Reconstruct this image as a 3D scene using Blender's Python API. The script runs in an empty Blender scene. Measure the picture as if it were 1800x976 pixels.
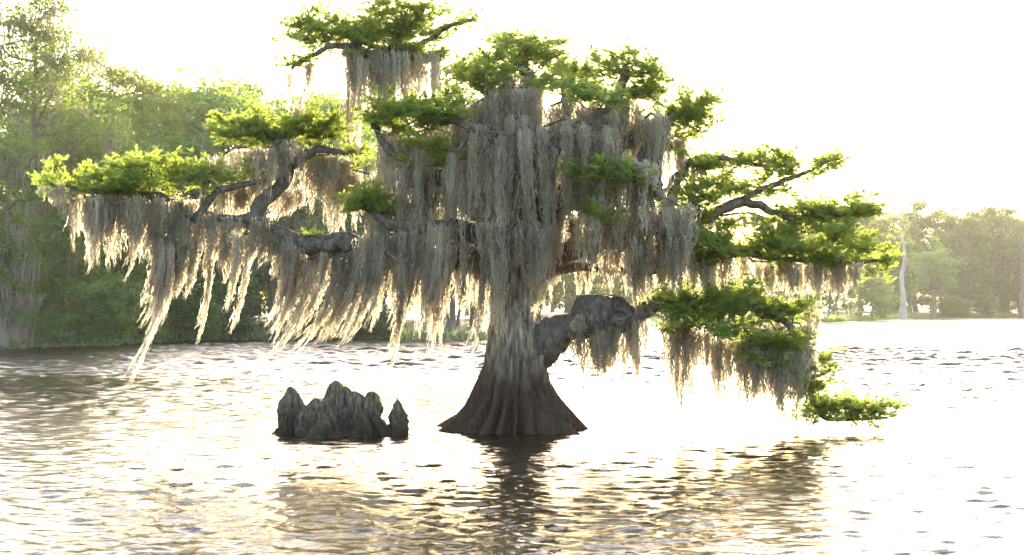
import bpy, math
import numpy as np

# ------------------------------------------------------------------ camera, sky, sun, exposure
sc = bpy.context.scene
COL = sc.collection
F, HX, HY, CAMZ = 2473.0, 900.0, 535.0, 2.0      # focal length and horizon in photo pixels, eye height
cam = bpy.data.objects.new('camera', bpy.data.cameras.new('camera'))
COL.objects.link(cam); sc.camera = cam
cam.location = (0, 0, CAMZ); cam.rotation_euler = (math.radians(90), 0, 0)
cam.data.sensor_width = 36; cam.data.lens = F / 1800 * 36
cam.data.shift_y = (HY - 488) / 1800
cam.data.clip_end = 5000
cam.data.dof.use_dof = True; cam.data.dof.focus_distance = 22.3; cam.data.dof.aperture_fstop = 4.0

SUN_EL, SUN_AZ = 10.6, 3.8                         # degrees; azimuth to the right of +Y
w = bpy.data.worlds.new('World'); sc.world = w; w.use_nodes = True
nt = w.node_tree; nt.nodes.clear()
sky = nt.nodes.new('ShaderNodeTexSky'); sky.sky_type = 'NISHITA'; sky.sun_disc = False
sky.sun_elevation = math.radians(SUN_EL); sky.sun_rotation = math.radians(SUN_AZ)
sky.dust_density = 3.0; sky.air_density = .8; sky.ozone_density = .4
bg = nt.nodes.new('ShaderNodeBackground'); bg.inputs['Strength'].default_value = 0.15
wo = nt.nodes.new('ShaderNodeOutputWorld')
nt.links.new(sky.outputs[0], bg.inputs[0]); nt.links.new(bg.outputs[0], wo.inputs[0])
sl = bpy.data.lights.new('sun', 'SUN'); sl.energy = 3.1; sl.angle = math.radians(0.6); sl.color = (1, 0.88, 0.64)
sun = bpy.data.objects.new('sun', sl); COL.objects.link(sun)
sun.rotation_euler = (math.radians(90 - SUN_EL), 0, math.radians(180 - SUN_AZ))
sun.location = (20, 200, 60)
vs = sc.view_settings
sc.display_settings.display_device = 'sRGB'
vs.view_transform = 'Standard'; vs.look = 'None'; vs.gamma = 1; vs.use_curve_mapping = False
vs.exposure = 3.12
cy = sc.cycles
cy.use_denoising = True; cy.max_bounces = 7; cy.diffuse_bounces = 4; cy.glossy_bounces = 3
cy.transmission_bounces = 4; cy.transparent_max_bounces = 8; cy.volume_bounces = 0
cy.sample_clamp_indirect = .4; cy.sample_clamp_direct = .7

rng = np.random.default_rng(7)

def P(px, py, Y):
    return np.array([(px - HX) / F * Y, Y, CAMZ + (HY - py) / F * Y])

# ------------------------------------------------------------------ helpers
def mesh_from(name, V, Fc, smooth=False, attr=None):
    """V (n,3); Fc (m,k) uniform faces"""
    V = np.ascontiguousarray(V, dtype=np.float32); Fc = np.ascontiguousarray(Fc, dtype=np.int32)
    me = bpy.data.meshes.new(name)
    m, k = Fc.shape
    me.vertices.add(len(V)); me.vertices.foreach_set('co', V.ravel())
    me.loops.add(m * k); me.loops.foreach_set('vertex_index', Fc.ravel())
    me.polygons.add(m)
    me.polygons.foreach_set('loop_start', np.arange(0, m * k, k, dtype=np.int32))
    me.polygons.foreach_set('use_smooth', np.full(m, smooth))
    if attr is not None:
        a = me.attributes.new('tone', 'FLOAT', 'POINT'); a.data.foreach_set('value', np.ascontiguousarray(attr, dtype=np.float32))
    me.update(calc_edges=True); me.validate()
    return me

def link(name, me, mat=None, parent=None, loc=(0, 0, 0)):
    o = bpy.data.objects.new(name, me); COL.objects.link(o)
    o.location = loc
    if parent is not None: o.parent = parent
    if mat is not None and me is not None and not me.materials: me.materials.append(mat)
    return o

def tag(o, label=None, cat=None, group=None, kind=None):
    if label: o['label'] = label
    if cat: o['category'] = cat
    if group: o['group'] = group
    if kind: o['kind'] = kind
    return o

def join(parts):
    Vs, Fs, n = [], [], 0
    for V, Fc in parts:
        Vs.append(V); Fs.append(Fc + n); n += len(V)
    return np.concatenate(Vs), np.concatenate(Fs)

def catmull(pts, rad, per=6):
    pts = np.asarray(pts, float); rad = np.asarray(rad, float)
    p = np.vstack([2 * pts[0] - pts[1], pts, 2 * pts[-1] - pts[-2]])
    out, ro = [], []
    for i in range(1, len(p) - 2):
        for t in np.linspace(0, 1, per, endpoint=False):
            a, b, c, d = p[i - 1], p[i], p[i + 1], p[i + 2]
            out.append(.5 * (2 * b + (c - a) * t + (2 * a - 5 * b + 4 * c - d) * t * t + (3 * b - a - 3 * c + d) * t ** 3))
            ro.append(rad[i - 1] * (1 - t) + rad[i] * t)
    out.append(p[-2]); ro.append(rad[-1])
    return np.array(out), np.array(ro)

def tube(pts, rad, sides=8, rough=0.0, r=rng, flat=1.0):
    pts = np.asarray(pts, float); rad = np.asarray(rad, float); n = len(pts)
    T = np.gradient(pts, axis=0); T /= np.linalg.norm(T, axis=1)[:, None] + 1e-9
    ref = np.array([0, 0, 1.0]) if abs(T[0][2]) < .9 else np.array([0, 1.0, 0])
    N = np.zeros_like(T); u = np.cross(T[0], ref); u /= np.linalg.norm(u)
    for i in range(n):
        u = u - T[i] * np.dot(u, T[i]); u /= np.linalg.norm(u) + 1e-9; N[i] = u
    B = np.cross(T, N)
    a = np.linspace(0, 2 * np.pi, sides, endpoint=False)
    R = rad[:, None] * np.ones(sides)
    if rough:
        k = r.normal(0, 1, (n, sides)); k = (k + np.roll(k, 1, 0)) / 1.5
        R = R * (1 + rough * k) * (1 + rough * 1.2 * np.sin(3 * a + r.uniform(0, 6)))[None]
    V = pts[:, None] + R[..., None] * (np.cos(a)[None, :, None] * N[:, None] + np.sin(a)[None, :, None] * B[:, None])
    V = V.reshape(-1, 3)
    i = np.arange(n - 1)[:, None] * sides; j = np.arange(sides)[None]; j2 = (j + 1) % sides
    Fc = np.stack([i + j, i + j2, i + sides + j2, i + sides + j], -1).reshape(-1, 4)
    # end caps as degenerate-free fan of quads towards the tip
    V = np.vstack([V, pts[0] - T[0] * rad[0] * .4, pts[-1] + T[-1] * rad[-1] * .8])
    c0, c1 = n * sides, n * sides + 1
    caps = []
    for s in range(0, sides, 2):
        caps.append([c0, (s + 2) % sides, (s + 1) % sides, s])
        b = (n - 1) * sides
        caps.append([c1, b + s, b + (s + 1) % sides, b + (s + 2) % sides])
    return V, np.vstack([Fc, np.array(caps)])

def vnoise(x, y, seed=0, z=None):
    """cheap smooth value noise, numpy arrays"""
    def h(i, j):
        v = np.sin(i * 127.1 + j * 311.7 + seed * 74.7) * 43758.5453
        return v - np.floor(v)
    xi, yi = np.floor(x), np.floor(y); fx, fy = x - xi, y - yi
    fx = fx * fx * (3 - 2 * fx); fy = fy * fy * (3 - 2 * fy)
    return (h(xi, yi) * (1 - fx) + h(xi + 1, yi) * fx) * (1 - fy) + (h(xi, yi + 1) * (1 - fx) + h(xi + 1, yi + 1) * fx) * fy

# ------------------------------------------------------------------ materials
def newmat(name):
    m = bpy.data.materials.new(name); m.use_nodes = True
    t = m.node_tree; t.nodes.clear()
    out = t.nodes.new('ShaderNodeOutputMaterial')
    return m, t, out

def ramp_mix(t, fac, c0, c1):
    mx = t.nodes.new('ShaderNodeMix'); mx.data_type = 'RGBA'
    mx.inputs[6].default_value = (*c0, 1); mx.inputs[7].default_value = (*c1, 1)
    t.links.new(fac, mx.inputs[0]); return mx.outputs[2]

def leaf_mat(name, d0, d1, t0, t1, mixf=0.5, scale=1.5, gloss=0.12):
    m, t, out = newmat(name)
    L = t.links.new
    oi = t.nodes.new('ShaderNodeObjectInfo'); geo = t.nodes.new('ShaderNodeNewGeometry')
    ns = t.nodes.new('ShaderNodeTexNoise'); ns.inputs['Scale'].default_value = scale; ns.inputs['Detail'].default_value = 3
    L(geo.outputs['Position'], ns.inputs['Vector'])
    ad = t.nodes.new('ShaderNodeMath'); ad.operation = 'MULTIPLY_ADD'
    L(oi.outputs['Random'], ad.inputs[0]); ad.inputs[1].default_value = .5
    mr = t.nodes.new('ShaderNodeMapRange'); mr.inputs[1].default_value = .3; mr.inputs[2].default_value = .7
    mr.inputs[3].default_value = 0; mr.inputs[4].default_value = .6
    isl = t.nodes.new('ShaderNodeMath'); isl.operation = 'MULTIPLY_ADD'; isl.inputs[1].default_value = .7; isl.inputs[2].default_value = -.35
    L(geo.outputs['Random Per Island'], isl.inputs[0])
    a2 = t.nodes.new('ShaderNodeMath'); a2.operation = 'ADD'; a2.use_clamp = False; L(mr.outputs[0], a2.inputs[0]); L(isl.outputs[0], a2.inputs[1])
    L(ns.outputs['Fac'], mr.inputs[0]); L(a2.outputs[0], ad.inputs[2])
    cd = ramp_mix(t, ad.outputs[0], d0, d1); ct = ramp_mix(t, ad.outputs[0], t0, t1)
    df = t.nodes.new('ShaderNodeBsdfDiffuse'); tr = t.nodes.new('ShaderNodeBsdfTranslucent')
    L(cd, df.inputs[0]); L(ct, tr.inputs[0])
    mx = t.nodes.new('ShaderNodeMixShader'); mx.inputs[0].default_value = mixf
    L(df.outputs[0], mx.inputs[1]); L(tr.outputs[0], mx.inputs[2])
    last = mx.outputs[0]
    if gloss:
        gl = t.nodes.new('ShaderNodeBsdfGlossy'); gl.inputs['Roughness'].default_value = .45
        gl.inputs[0].default_value = (.6, .6, .55, 1)
        m2 = t.nodes.new('ShaderNodeMixShader'); m2.inputs[0].default_value = gloss * .4
        L(last, m2.inputs[1]); L(gl.outputs[0], m2.inputs[2]); last = m2.outputs[0]
    L(last, out.inputs[0])
    return m

def bark_mat(name, c0, c1, c2=None, zlo=0.5, zhi=1.1, scale=6, stretch=.12, bump=1.0, rough=.9):
    m, t, out = newmat(name); L = t.links.new
    tc = t.nodes.new('ShaderNodeTexCoord'); mp = t.nodes.new('ShaderNodeMapping')
    mp.inputs['Scale'].default_value = (1, 1, stretch); L(tc.outputs['Object'], mp.inputs[0])
    ns = t.nodes.new('ShaderNodeTexNoise'); ns.inputs['Scale'].default_value = scale * 3; ns.inputs['Detail'].default_value = 6
    ns.inputs['Roughness'].default_value = .65; L(mp.outputs[0], ns.inputs['Vector'])
    n2 = t.nodes.new('ShaderNodeTexNoise'); n2.inputs['Scale'].default_value = 3; n2.inputs['Detail'].default_value = 4
    L(tc.outputs['Object'], n2.inputs['Vector'])
    mr = t.nodes.new('ShaderNodeMapRange'); mr.inputs[1].default_value = .35; mr.inputs[2].default_value = .68
    L(ns.outputs['Fac'], mr.inputs[0])
    col = ramp_mix(t, mr.outputs[0], c0, c1)
    if c2:      # old water stain on the lower trunk with a ragged upper edge
        sx = t.nodes.new('ShaderNodeSeparateXYZ'); L(tc.outputs['Object'], sx.inputs[0])
        ad = t.nodes.new('ShaderNodeMath'); ad.operation = 'MULTIPLY_ADD'; ad.inputs[1].default_value = -.9
        L(n2.outputs['Fac'], ad.inputs[0]); L(sx.outputs[2], ad.inputs[2])
        a3 = t.nodes.new('ShaderNodeMath'); a3.operation = 'MULTIPLY_ADD'; a3.inputs[1].default_value = -.6
        L(ns.outputs['Fac'], a3.inputs[0]); L(ad.outputs[0], a3.inputs[2])
        m2 = t.nodes.new('ShaderNodeMapRange'); m2.inputs[1].default_value = zlo - .75; m2.inputs[2].default_value = zhi - .75
        L(a3.outputs[0], m2.inputs[0])
        mx = t.nodes.new('ShaderNodeMix'); mx.data_type = 'RGBA'; mx.inputs[6].default_value = (*c2, 1)
        L(m2.outputs[0], mx.inputs[0]); L(col, mx.inputs[7])
        mul = t.nodes.new('ShaderNodeMix'); mul.data_type = 'RGBA'; mul.blend_type = 'MULTIPLY'; mul.inputs[0].default_value = .5
        L(mx.outputs[2], mul.inputs[6]); L(mr.outputs[0], mul.inputs[7]); col = mul.outputs[2]
    bs = t.nodes.new('ShaderNodeBsdfPrincipled'); bs.inputs['Roughness'].default_value = rough
    bs.inputs['Specular IOR Level'].default_value = .25
    L(col, bs.inputs['Base Color'])
    bp = t.nodes.new('ShaderNodeBump'); bp.inputs['Strength'].default_value = bump; bp.inputs['Distance'].default_value = .04
    L(ns.outputs['Fac'], bp.inputs['Height']); L(bp.outputs[0], bs.inputs['Normal'])
    L(bs.outputs[0], out.inputs[0])
    return m

M = {}
M['moss'] = leaf_mat('spanish_moss', (.155, .134, .102), (.44, .385, .30), (.48, .42, .30), (.80, .71, .55), .56, 2.0, 0)
M['farmoss'] = leaf_mat('far_moss', (.15, .14, .115), (.25, .235, .19), (.22, .18, .12), (.30, .25, .17), .4, .4, 0)
M['leaf'] = leaf_mat('cypress_leaf', (.09, .135, .02), (.135, .18, .03), (.30, .39, .045), (.44, .51, .085), .56, 2.5, .2)
M['olive'] = leaf_mat('olive_leaf', (.050, .085, .020), (.085, .12, .028), (.14, .21, .025), (.22, .27, .04), .45, .25, .1)
M['green'] = leaf_mat('green_leaf', (.048, .10, .016), (.082, .135, .024), (.17, .30, .025), (.26, .37, .04), .45, .35, .2)
M['yellow'] = leaf_mat('yellow_green_leaf', (.080, .12, .018), (.11, .14, .022), (.17, .23, .022), (.24, .28, .035), .45, .3, .1)
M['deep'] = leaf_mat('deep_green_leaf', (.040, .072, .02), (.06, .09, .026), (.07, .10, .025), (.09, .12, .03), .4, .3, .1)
M['farleaf'] = leaf_mat('far_leaf', (.055, .080, .022), (.085, .105, .03), (.07, .10, .02), (.12, .15, .03), .36, .15, .05)
M['bark'] = bark_mat('cypress_bark', (.13, .088, .056), (.54, .45, .34), (.068, .041, .024), .7, 1.5)
M['limb'] = bark_mat('limb_bark', (.055, .042, .030), (.165, .137, .108), scale=4, stretch=.6)
M['knee'] = bark_mat('knee_wood', (.060, .041, .026), (.27, .215, .155), (.042, .027, .016), .0, .6, scale=7, stretch=.25)
M['farbark'] = bark_mat('far_bark', (.09, .07, .055), (.20, .17, .14), scale=.6, stretch=.3, bump=.2)
M['pale'] = bark_mat('pale_bark', (.26, .23, .19), (.42, .38, .33), scale=.6, stretch=.3, bump=.2)

# ------------------------------------------------------------------ shoreline and land
SH_PX = [(-900, 640), (-300, 625), (0, 616), (100, 612), (200, 608), (300, 601), (400, 598), (520, 599), (650, 597), (850, 597),
         (960, 585), (1120, 575), (1300, 571), (1430, 568), (1520, 564), (1590, 560.5), (1640, 558), (1800, 556.3), (2050, 556), (2600, 555.5)]
SHORE = np.array([P(x, y, CAMZ * F / (y - HY))[:2] for x, y in SH_PX])
SHORE = np.vstack([[-400, 20], SHORE, [700, 225]])
def densify(p, step):
    out = []
    for a, b in zip(p[:-1], p[1:]):
        n = max(1, int(np.linalg.norm(b - a) / step))
        out += [a + (b - a) * t for t in np.linspace(0, 1, n, endpoint=False)]
    return np.array(out + [p[-1]])
shd = densify(SHORE, 1.2)
shd = shd + np.stack([0 * shd[:, 0], (vnoise(shd[:, 0] * .35, shd[:, 1] * .35, 3) - .5) * 2.0], 1)
def shore_y(x):
    return np.interp(x, SHORE[:, 0], SHORE[:, 1])
prof = [(-1.5, -.5), (0, -.04), (.5, .12), (1.5, .28), (4, .38), (12, .55), (40, .9), (150, 1.5), (900, 3)]
rows = []
for d, z in prof:
    r = np.zeros((len(shd), 3)); r[:, 0] = shd[:, 0]; r[:, 1] = shd[:, 1] + d
    r[:, 2] = z + (vnoise(shd[:, 0] * .5, np.full(len(shd), d * .7), 5) - .5) * min(.25, .05 + d * .05 if d > 0 else .02)
    rows.append(r)
V = np.concatenate(rows); n = len(shd)
i = np.arange(len(prof) - 1)[:, None] * n; j = np.arange(n - 1)[None]
Fc = np.stack([i + j, i + j + 1, i + n + j + 1, i + n + j], -1).reshape(-1, 4)
m, t, out = newmat('bank_soil')
tc = t.nodes.new('ShaderNodeTexCoord'); ns = t.nodes.new('ShaderNodeTexNoise'); ns.inputs['Scale'].default_value = .6; ns.inputs['Detail'].default_value = 8
t.links.new(tc.outputs['Object'], ns.inputs['Vector'])
bs = t.nodes.new('ShaderNodeBsdfPrincipled'); bs.inputs['Roughness'].default_value = .95
t.links.new(ramp_mix(t, ns.outputs['Fac'], (.035, .028, .018), (.07, .075, .03)), bs.inputs['Base Color'])
bp = t.nodes.new('ShaderNodeBump'); bp.inputs['Strength'].default_value = .5; t.links.new(ns.outputs['Fac'], bp.inputs['Height'])
t.links.new(bp.outputs[0], bs.inputs['Normal']); t.links.new(bs.outputs[0], out.inputs[0])
tag(link('bank_ground', mesh_from('bank_ground', V, Fc, True), m), kind='structure')

# ------------------------------------------------------------------ lake water: real waves near, ruffled surface far
ys = [-60.0, -30, -10, 0, 4, 7]
y = 9.8
while y < 330:
    ys.append(y)
    y += 0.032 + max(0, y - 12) * .0022 + max(0, y - 70) * .03
ys = np.array(ys + [400., 620.])
u = np.linspace(-1, 1, 411)
ux = np.sign(u) * (np.abs(u) * .75 + 8 * np.abs(u) ** 30)
X = ux[None] * (6.0 + .5 * np.maximum(ys, 3)[:, None]); Yg = np.repeat(ys[:, None], len(u), 1)
wr = np.random.default_rng(11)
Z = np.zeros_like(X)
calm = np.exp(-(((X + 11) / 5.5) ** 2 + ((Yg - 36) / 4.5) ** 2))             # a slick in the lee of the bank
lee = np.exp(-(((X - 1.5) / 5.0) ** 2 + ((Yg - 17.5) / 5) ** 2))
gust = .55 + .9 * vnoise(X * .12, Yg * .07, 2)
amp = gust * (1 - .40 * calm) * (1 - .10 * lee) * (1.25 + 2.8 * np.clip((Yg - 23) / 14, 0, 1))
for k in range(46):
    lam = 0.13 * (1.042 ** k) if k < 34 else wr.uniform(.2, .5)
    th = wr.normal(math.radians(248), .62)
    A = 0.0042 * lam * wr.uniform(.6, 1.3) * min(1, .34 / lam) ** .9
    kk = 2 * np.pi / lam
    wx = X + .5 * (vnoise(X * .9, Yg * .9, k) - .5) * lam * 1.5
    ph = kk * (wx * math.cos(th) + Yg * math.sin(th)) + wr.uniform(0, 6.28)
    dYloc = np.gradient(ys)[:, None]
    fade = np.clip(1.4 - 2.6 * dYloc * abs(math.sin(th)) / lam, 0, 1)
    s = np.sin(ph); Z += A * fade * (s + .25 * np.cos(2 * ph))
Z = Z * amp
chop = np.clip((Yg - 33) / 14, 0, 1) * (1 - .55 * calm) * (.6 + .8 * vnoise(X * .1 + 3, Yg * .05, 31))
for k in range(20):                                # open-water chop further out
    lam = wr.uniform(.55, 1.7); th = wr.normal(math.radians(262), .5); kk = 2 * np.pi / lam
    ph = kk * (X * math.cos(th) + Yg * math.sin(th)) + wr.uniform(0, 6.28) + 2.5 * vnoise(X * .6, Yg * .6, 50 + k)
    fade = np.clip(1.4 - 2.2 * np.gradient(ys)[:, None] / lam, 0, 1)
    Z += .085 / kk * fade * chop * np.sin(ph)
Z[ys < 9.7] = 0
V = np.stack([X, Yg, Z], -1).reshape(-1, 3)
nr, nc = X.shape
i = np.arange(nr - 1)[:, None] * nc; j = np.arange(nc - 1)[None]
Fc = np.stack([i + j, i + j + 1, i + nc + j + 1, i + nc + j], -1).reshape(-1, 4)
m, t, out = newmat('lake_water'); L = t.links.new
bs = t.nodes.new('ShaderNodeBsdfPrincipled')
bs.inputs['Base Color'].default_value = (.020, .014, .007, 1); bs.inputs['IOR'].default_value = 1.333
tc = t.nodes.new('ShaderNodeTexCoord')
mp = t.nodes.new('ShaderNodeMapping'); mp.inputs['Scale'].default_value = (.9, 1.5, 1); L(tc.outputs['Object'], mp.inputs[0])
n1 = t.nodes.new('ShaderNodeTexNoise'); n1.inputs['Scale'].default_value = 13; n1.inputs['Detail'].default_value = 4; L(mp.outputs[0], n1.inputs['Vector'])
bp = t.nodes.new('ShaderNodeBump'); bp.inputs['Strength'].default_value = .35; bp.inputs['Distance'].default_value = .02
L(n1.outputs['Fac'], bp.inputs['Height']); L(bp.outputs[0], bs.inputs['Normal'])
at = t.nodes.new('ShaderNodeAttribute'); at.attribute_name = 'tone'; L(at.outputs['Fac'], bs.inputs['Roughness'])
L(bs.outputs[0], out.inputs[0])
# wind-ruffled far water is rough below the mesh's resolution
ruf = .05 + .10 * np.clip((-X - 1) / 6, 0, 1) * np.clip((30 - Yg) / 6, 0, 1) + .20 * np.clip((Yg - 26) / 22, 0, 1) * (1 - .85 * calm)
tag(link('lake_water', mesh_from('lake_water', V, Fc, True, ruf.ravel()), m), kind='structure')

# ------------------------------------------------------------------ the big cypress
TY = 22.5
root = bpy.data.objects.new('cypress_tree', None); COL.objects.link(root)
root.location = (*P(895, 755, TY)[:2], 0.0)
RO = np.array(root.location)
tag(root, 'old bald cypress standing in the lake, swollen base, draped in grey hanging moss', 'tree')
def PT(x, y, dy=0.0):
    return P(x, y, TY + dy) - RO

# trunk outline, photo rows: (y, left, right)
TR = np.array([(800, 722, 1056), (765, 758, 1026), (748, 776, 1014), (730, 797, 1001), (712, 812, 990), (690, 826, 979), (665, 838, 968), (640, 846, 962), (610, 850, 961),
               (585, 855, 962), (560, 860, 954), (520, 865, 941), (480, 868, 937), (440, 866, 941), (400, 860, 950), (360, 852, 962)], float)
nz, na = 150, 220
yy = np.linspace(800, 362, nz)
lf = np.interp(-yy, -TR[:, 0], TR[:, 1]); rt = np.interp(-yy, -TR[:, 0], TR[:, 2])
zz = CAMZ + (HY - yy) / F * TY
cx = (lf + rt) / 2; hw = (rt - lf) / 2 / F * TY
cxm = (cx - HX) / F * TY - RO[0]
a = np.linspace(0, 2 * np.pi, na, endpoint=False)
tr = np.random.default_rng(5)
base = np.clip((1.35 - zz) / 1.35, 0, 1.3)[:, None]
fl = np.zeros((nz, na))
for c_, wd, am in [(k * 2 * np.pi / 15 + tr.uniform(-.16, .16), tr.uniform(.07, .16), tr.uniform(.45, 1.1)) for k in range(15)]:
    d = (a - c_ + .06 * np.sin(c_ * 9) * 1 + np.pi) % (2 * np.pi) - np.pi
    dd = d[None] + .25 * np.sin(zz * 2.2 + c_ * 7)[:, None] * .35
    fl += am * np.exp(-(dd / wd) ** 2)
fl = fl / fl.max()
ridge = vnoise(np.repeat(a[None] * 11, nz, 0) + .35 * np.sin(zz * 3)[:, None], np.repeat(zz[:, None] * 1.1, na, 1), 8) - .5
ridge2 = vnoise(np.repeat(a[None] * 30, nz, 0), np.repeat(zz[:, None] * 3.2, na, 1), 9) - .5
lump = vnoise(np.cos(a)[None] * 2 + zz[:, None] * 1.7, np.sin(a)[None] * 2 + zz[:, None] * 1.1, 4) - .5
Rr = hw[:, None] * (.88 - .22 * base ** 2 + (.13 + .66 * base ** 2) * fl + ridge * (.20 + .16 * base) + ridge2 * (.09 + .06 * base) + lump * .14)
V = np.stack([cxm[:, None] + Rr * np.cos(a)[None], Rr * np.sin(a)[None] * .95, np.repeat(zz[:, None], na, 1)], -1).reshape(-1, 3)
i = np.arange(nz - 1)[:, None] * na; j = np.arange(na)[None]; j2 = (j + 1) % na
Fc = np.stack([i + j, i + j2, i + na + j2, i + na + j], -1).reshape(-1, 4)
trunk = link('trunk', mesh_from('trunk', V, Fc, True), M['bark'], root)

S = TY / F       # metres per photo pixel at the tree
limbs = []       # (object, sample points)
def limb(pts, name='limb', sides=12, rough=.15):
    """pts: (px, py, dy, radius in photo px)"""
    p = [PT(q[0], q[1], q[2]) for q in pts]; r = [q[3] * S * (.76 if q[0] > 1205 and name == 'limb' else 1) for q in pts]
    c, rr = catmull(p, r, 7)
    wob = tr.normal(0, 1, c.shape); wob = (wob + np.roll(wob, 1, 0) + np.roll(wob, -1, 0)) / 3
    wob[0] = wob[-1] = 0
    c = c + wob * (rr * .30 + .006)[:, None]
    V, Fc = tube(c, rr, sides, rough, tr)
    o = link(name, mesh_from(name, V, Fc, True), M['limb'], root)
    limbs.append((o, c)); return o

limb([(905, 450, 0, 34), (895, 400, .1, 32), (900, 330, .1, 28), (915, 250, .2, 22), (935, 180, .2, 15), (925, 130, .2, 9), (900, 105, .2, 5)])          # centre leader
limb([(895, 420, 0, 26), (840, 370, .3, 22), (770, 320, .4, 19), (715, 260, .4, 16), (690, 190, .3, 14), (680, 130, .2, 11), (690, 80, .2, 8), (730, 40, .2, 5), (750, 10, .2, 3)])
limb([(685, 120, .2, 9), (640, 95, .1, 7), (590, 80, 0, 5), (555, 95, 0, 4), (515, 118, -.1, 3)])
limb([(690, 100, .2, 7), (640, 75, .4, 5), (580, 55, .4, 4), (530, 50, .5, 2.5)])
limb([(695, 90, .2, 7), (745, 75, .3, 5), (790, 45, .2, 4), (835, 32, .2, 2)])
limb([(925, 420, 0, 28), (985, 360, .2, 24), (1040, 300, .2, 20), (1070, 230, .2, 15), (1085, 170, .1, 10), (1100, 120, .1, 6)])                      # right leader
limb([(1050, 290, .2, 14), (1100, 255, .3, 12), (1150, 225, .2, 16), (1185, 205, .1, 7), (1235, 195, .1, 4)])
limb([(1143, 330, 0, 22), (1147, 270, .0, 19), (1148, 225, .05, 15)], 'branch_stub')
limb([(930, 480, .1, 24), (1000, 440, .1, 22), (1080, 400, 0, 20), (1160, 385, 0, 17), (1230, 385, .1, 15), (1270, 368, .1, 11), (1315, 358, .1, 9), (1360, 372, .1, 8), (1400, 385, .1, 7), (1460, 380, .1, 5), (1545, 375, .2, 2.5)])
limb([(1270, 370, .1, 9), (1330, 338, .3, 7), (1370, 320, .3, 6), (1420, 300, .3, 4), (1472, 278, .3, 2)])
limb([(1160, 385, 0, 15), (1190, 320, .3, 10), (1215, 285, .4, 8), (1260, 275, .4, 6), (1330, 290, .3, 4), (1400, 290, .3, 2)])
limb([(1200, 390, 0, 14), (1270, 430, -.2, 11), (1340, 450, -.2, 9), (1420, 458, -.2, 7), (1500, 462, -.1, 5), (1568, 456, -.1, 2.5)])
limb([(1080, 400, 0, 18), (1130, 440, .2, 17), (1160, 470, .3, 15), (1215, 440, .3, 13), (1240, 480, .2, 16), (1250, 520, .1, 17), (1290, 535, 0, 10)])
limb([(895, 640, .1, 44), (925, 618, .05, 42), (960, 598, -.05, 33), (995, 584, -.15, 25), (1025, 568, -.25, 24), (1042, 552, -.28, 30), (1062, 548, -.3, 33), (1085, 556, -.3, 27), (1105, 560, -.3, 19), (1130, 548, -.35, 15), (1170, 538, -.4, 12), (1250, 532, -.4, 9),
      (1330, 545, -.45, 7), (1390, 575, -.5, 6), (1412, 630, -.5, 5), (1422, 690, -.5, 5), (1445, 728, -.5, 5), (1490, 738, -.5, 3.5), (1560, 735, -.5, 2)], 'low_limb', 16, .05)
limb([(900, 490, 0, 26), (830, 450, -.1, 24), (760, 440, -.2, 23), (690, 442, -.25, 22), (620, 432, -.25, 20), (560, 430, -.25, 17), (525, 428, -.2, 17), (480, 405, -.1, 14), (430, 392, 0, 11),
      (370, 388, 0, 9), (335, 378, 0, 8), (300, 350, 0, 7), (230, 338, 0, 5.5), (160, 334, 0, 4), (85, 322, 0, 2.2)], 'left_bough', 14, .12)
limb([(440, 392, 0, 13), (470, 350, .1, 12), (505, 310, .1, 11), (530, 280, .1, 9), (560, 266, .1, 7), (605, 270, .1, 4)])
limb([(505, 310, .1, 8), (495, 270, .0, 9), (480, 240, 0, 6), (430, 235, .1, 4), (385, 232, .1, 2)])
limb([(345, 385, 0, 7), (375, 345, -.1, 6), (400, 330, -.1, 5), (470, 318, -.1, 4)])
limb([(320, 390, 0, 7), (300, 420, -.1, 6), (285, 460, -.15, 4), (270, 520, -.2, 2)])
limb([(870, 380, 0, 18), (800, 330, -.7, 15), (740, 300, -1.0, 11), (680, 260, -1.1, 7), (655, 215, -1.1, 4)])
limb([(890, 360, 0, 20), (880, 290, -.8, 16), (850, 240, -1.3, 11), (800, 215, -1.5, 8), (745, 205, -1.6, 4)])
limb([(920, 340, 0, 18), (970, 270, -.8, 14), (1020, 220, -1.2, 9), (1070, 190, -1.3, 5)])
limb([(930, 400, 0, 20), (1000, 350, -.8, 16), (1060, 310, -1.2, 12), (1120, 298, -1.4, 9), (1160, 350, -1.3, 6)])
limb([(880, 430, 0, 20), (800, 400, -.8, 15), (740, 400, -1.1, 11), (680, 390, -1.2, 8), (640, 360, -1.2, 5)])
limb([(905, 380, 0, 20), (880, 300, 1.0, 16), (830, 230, 1.6, 11), (800, 150, 1.8, 6)])
limb([(915, 380, 0, 20), (960, 290, 1.0, 15), (1000, 210, 1.7, 10), (990, 140, 1.9, 5)])
limb([(940, 465, .2, 12), (1000, 468, .5, 8), (1060, 472, .6, 6), (1120, 480, .6, 5)])
allpts = np.concatenate([c for _, c in limbs]); owner = np.concatenate([[k] * len(c) for k, (_, c) in enumerate(limbs)])
twigs = {k: [] for k in range(len(limbs))}
def connect(p, r0=.016, maxd=9):
    d = np.linalg.norm(allpts - p, axis=1) + .6 * np.maximum(allpts[:, 2] - p[2], 0)
    q = int(np.argmin(d)); a_ = allpts[q]; L_ = np.linalg.norm(p - a_)
    if L_ < .05: return
    mid = (a_ + p) / 2 + tr.normal(0, .07 * L_, 3); mid[2] += .08 * L_
    c, rr = catmull([a_, mid, p], [r0 * (.6 + .5 * L_), r0 * .8, r0 * .35], 4)
    c[1:-1] += tr.normal(0, .012, c[1:-1].shape)
    twigs[owner[q]].append(tube(c, rr, 5 + 1))

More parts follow.
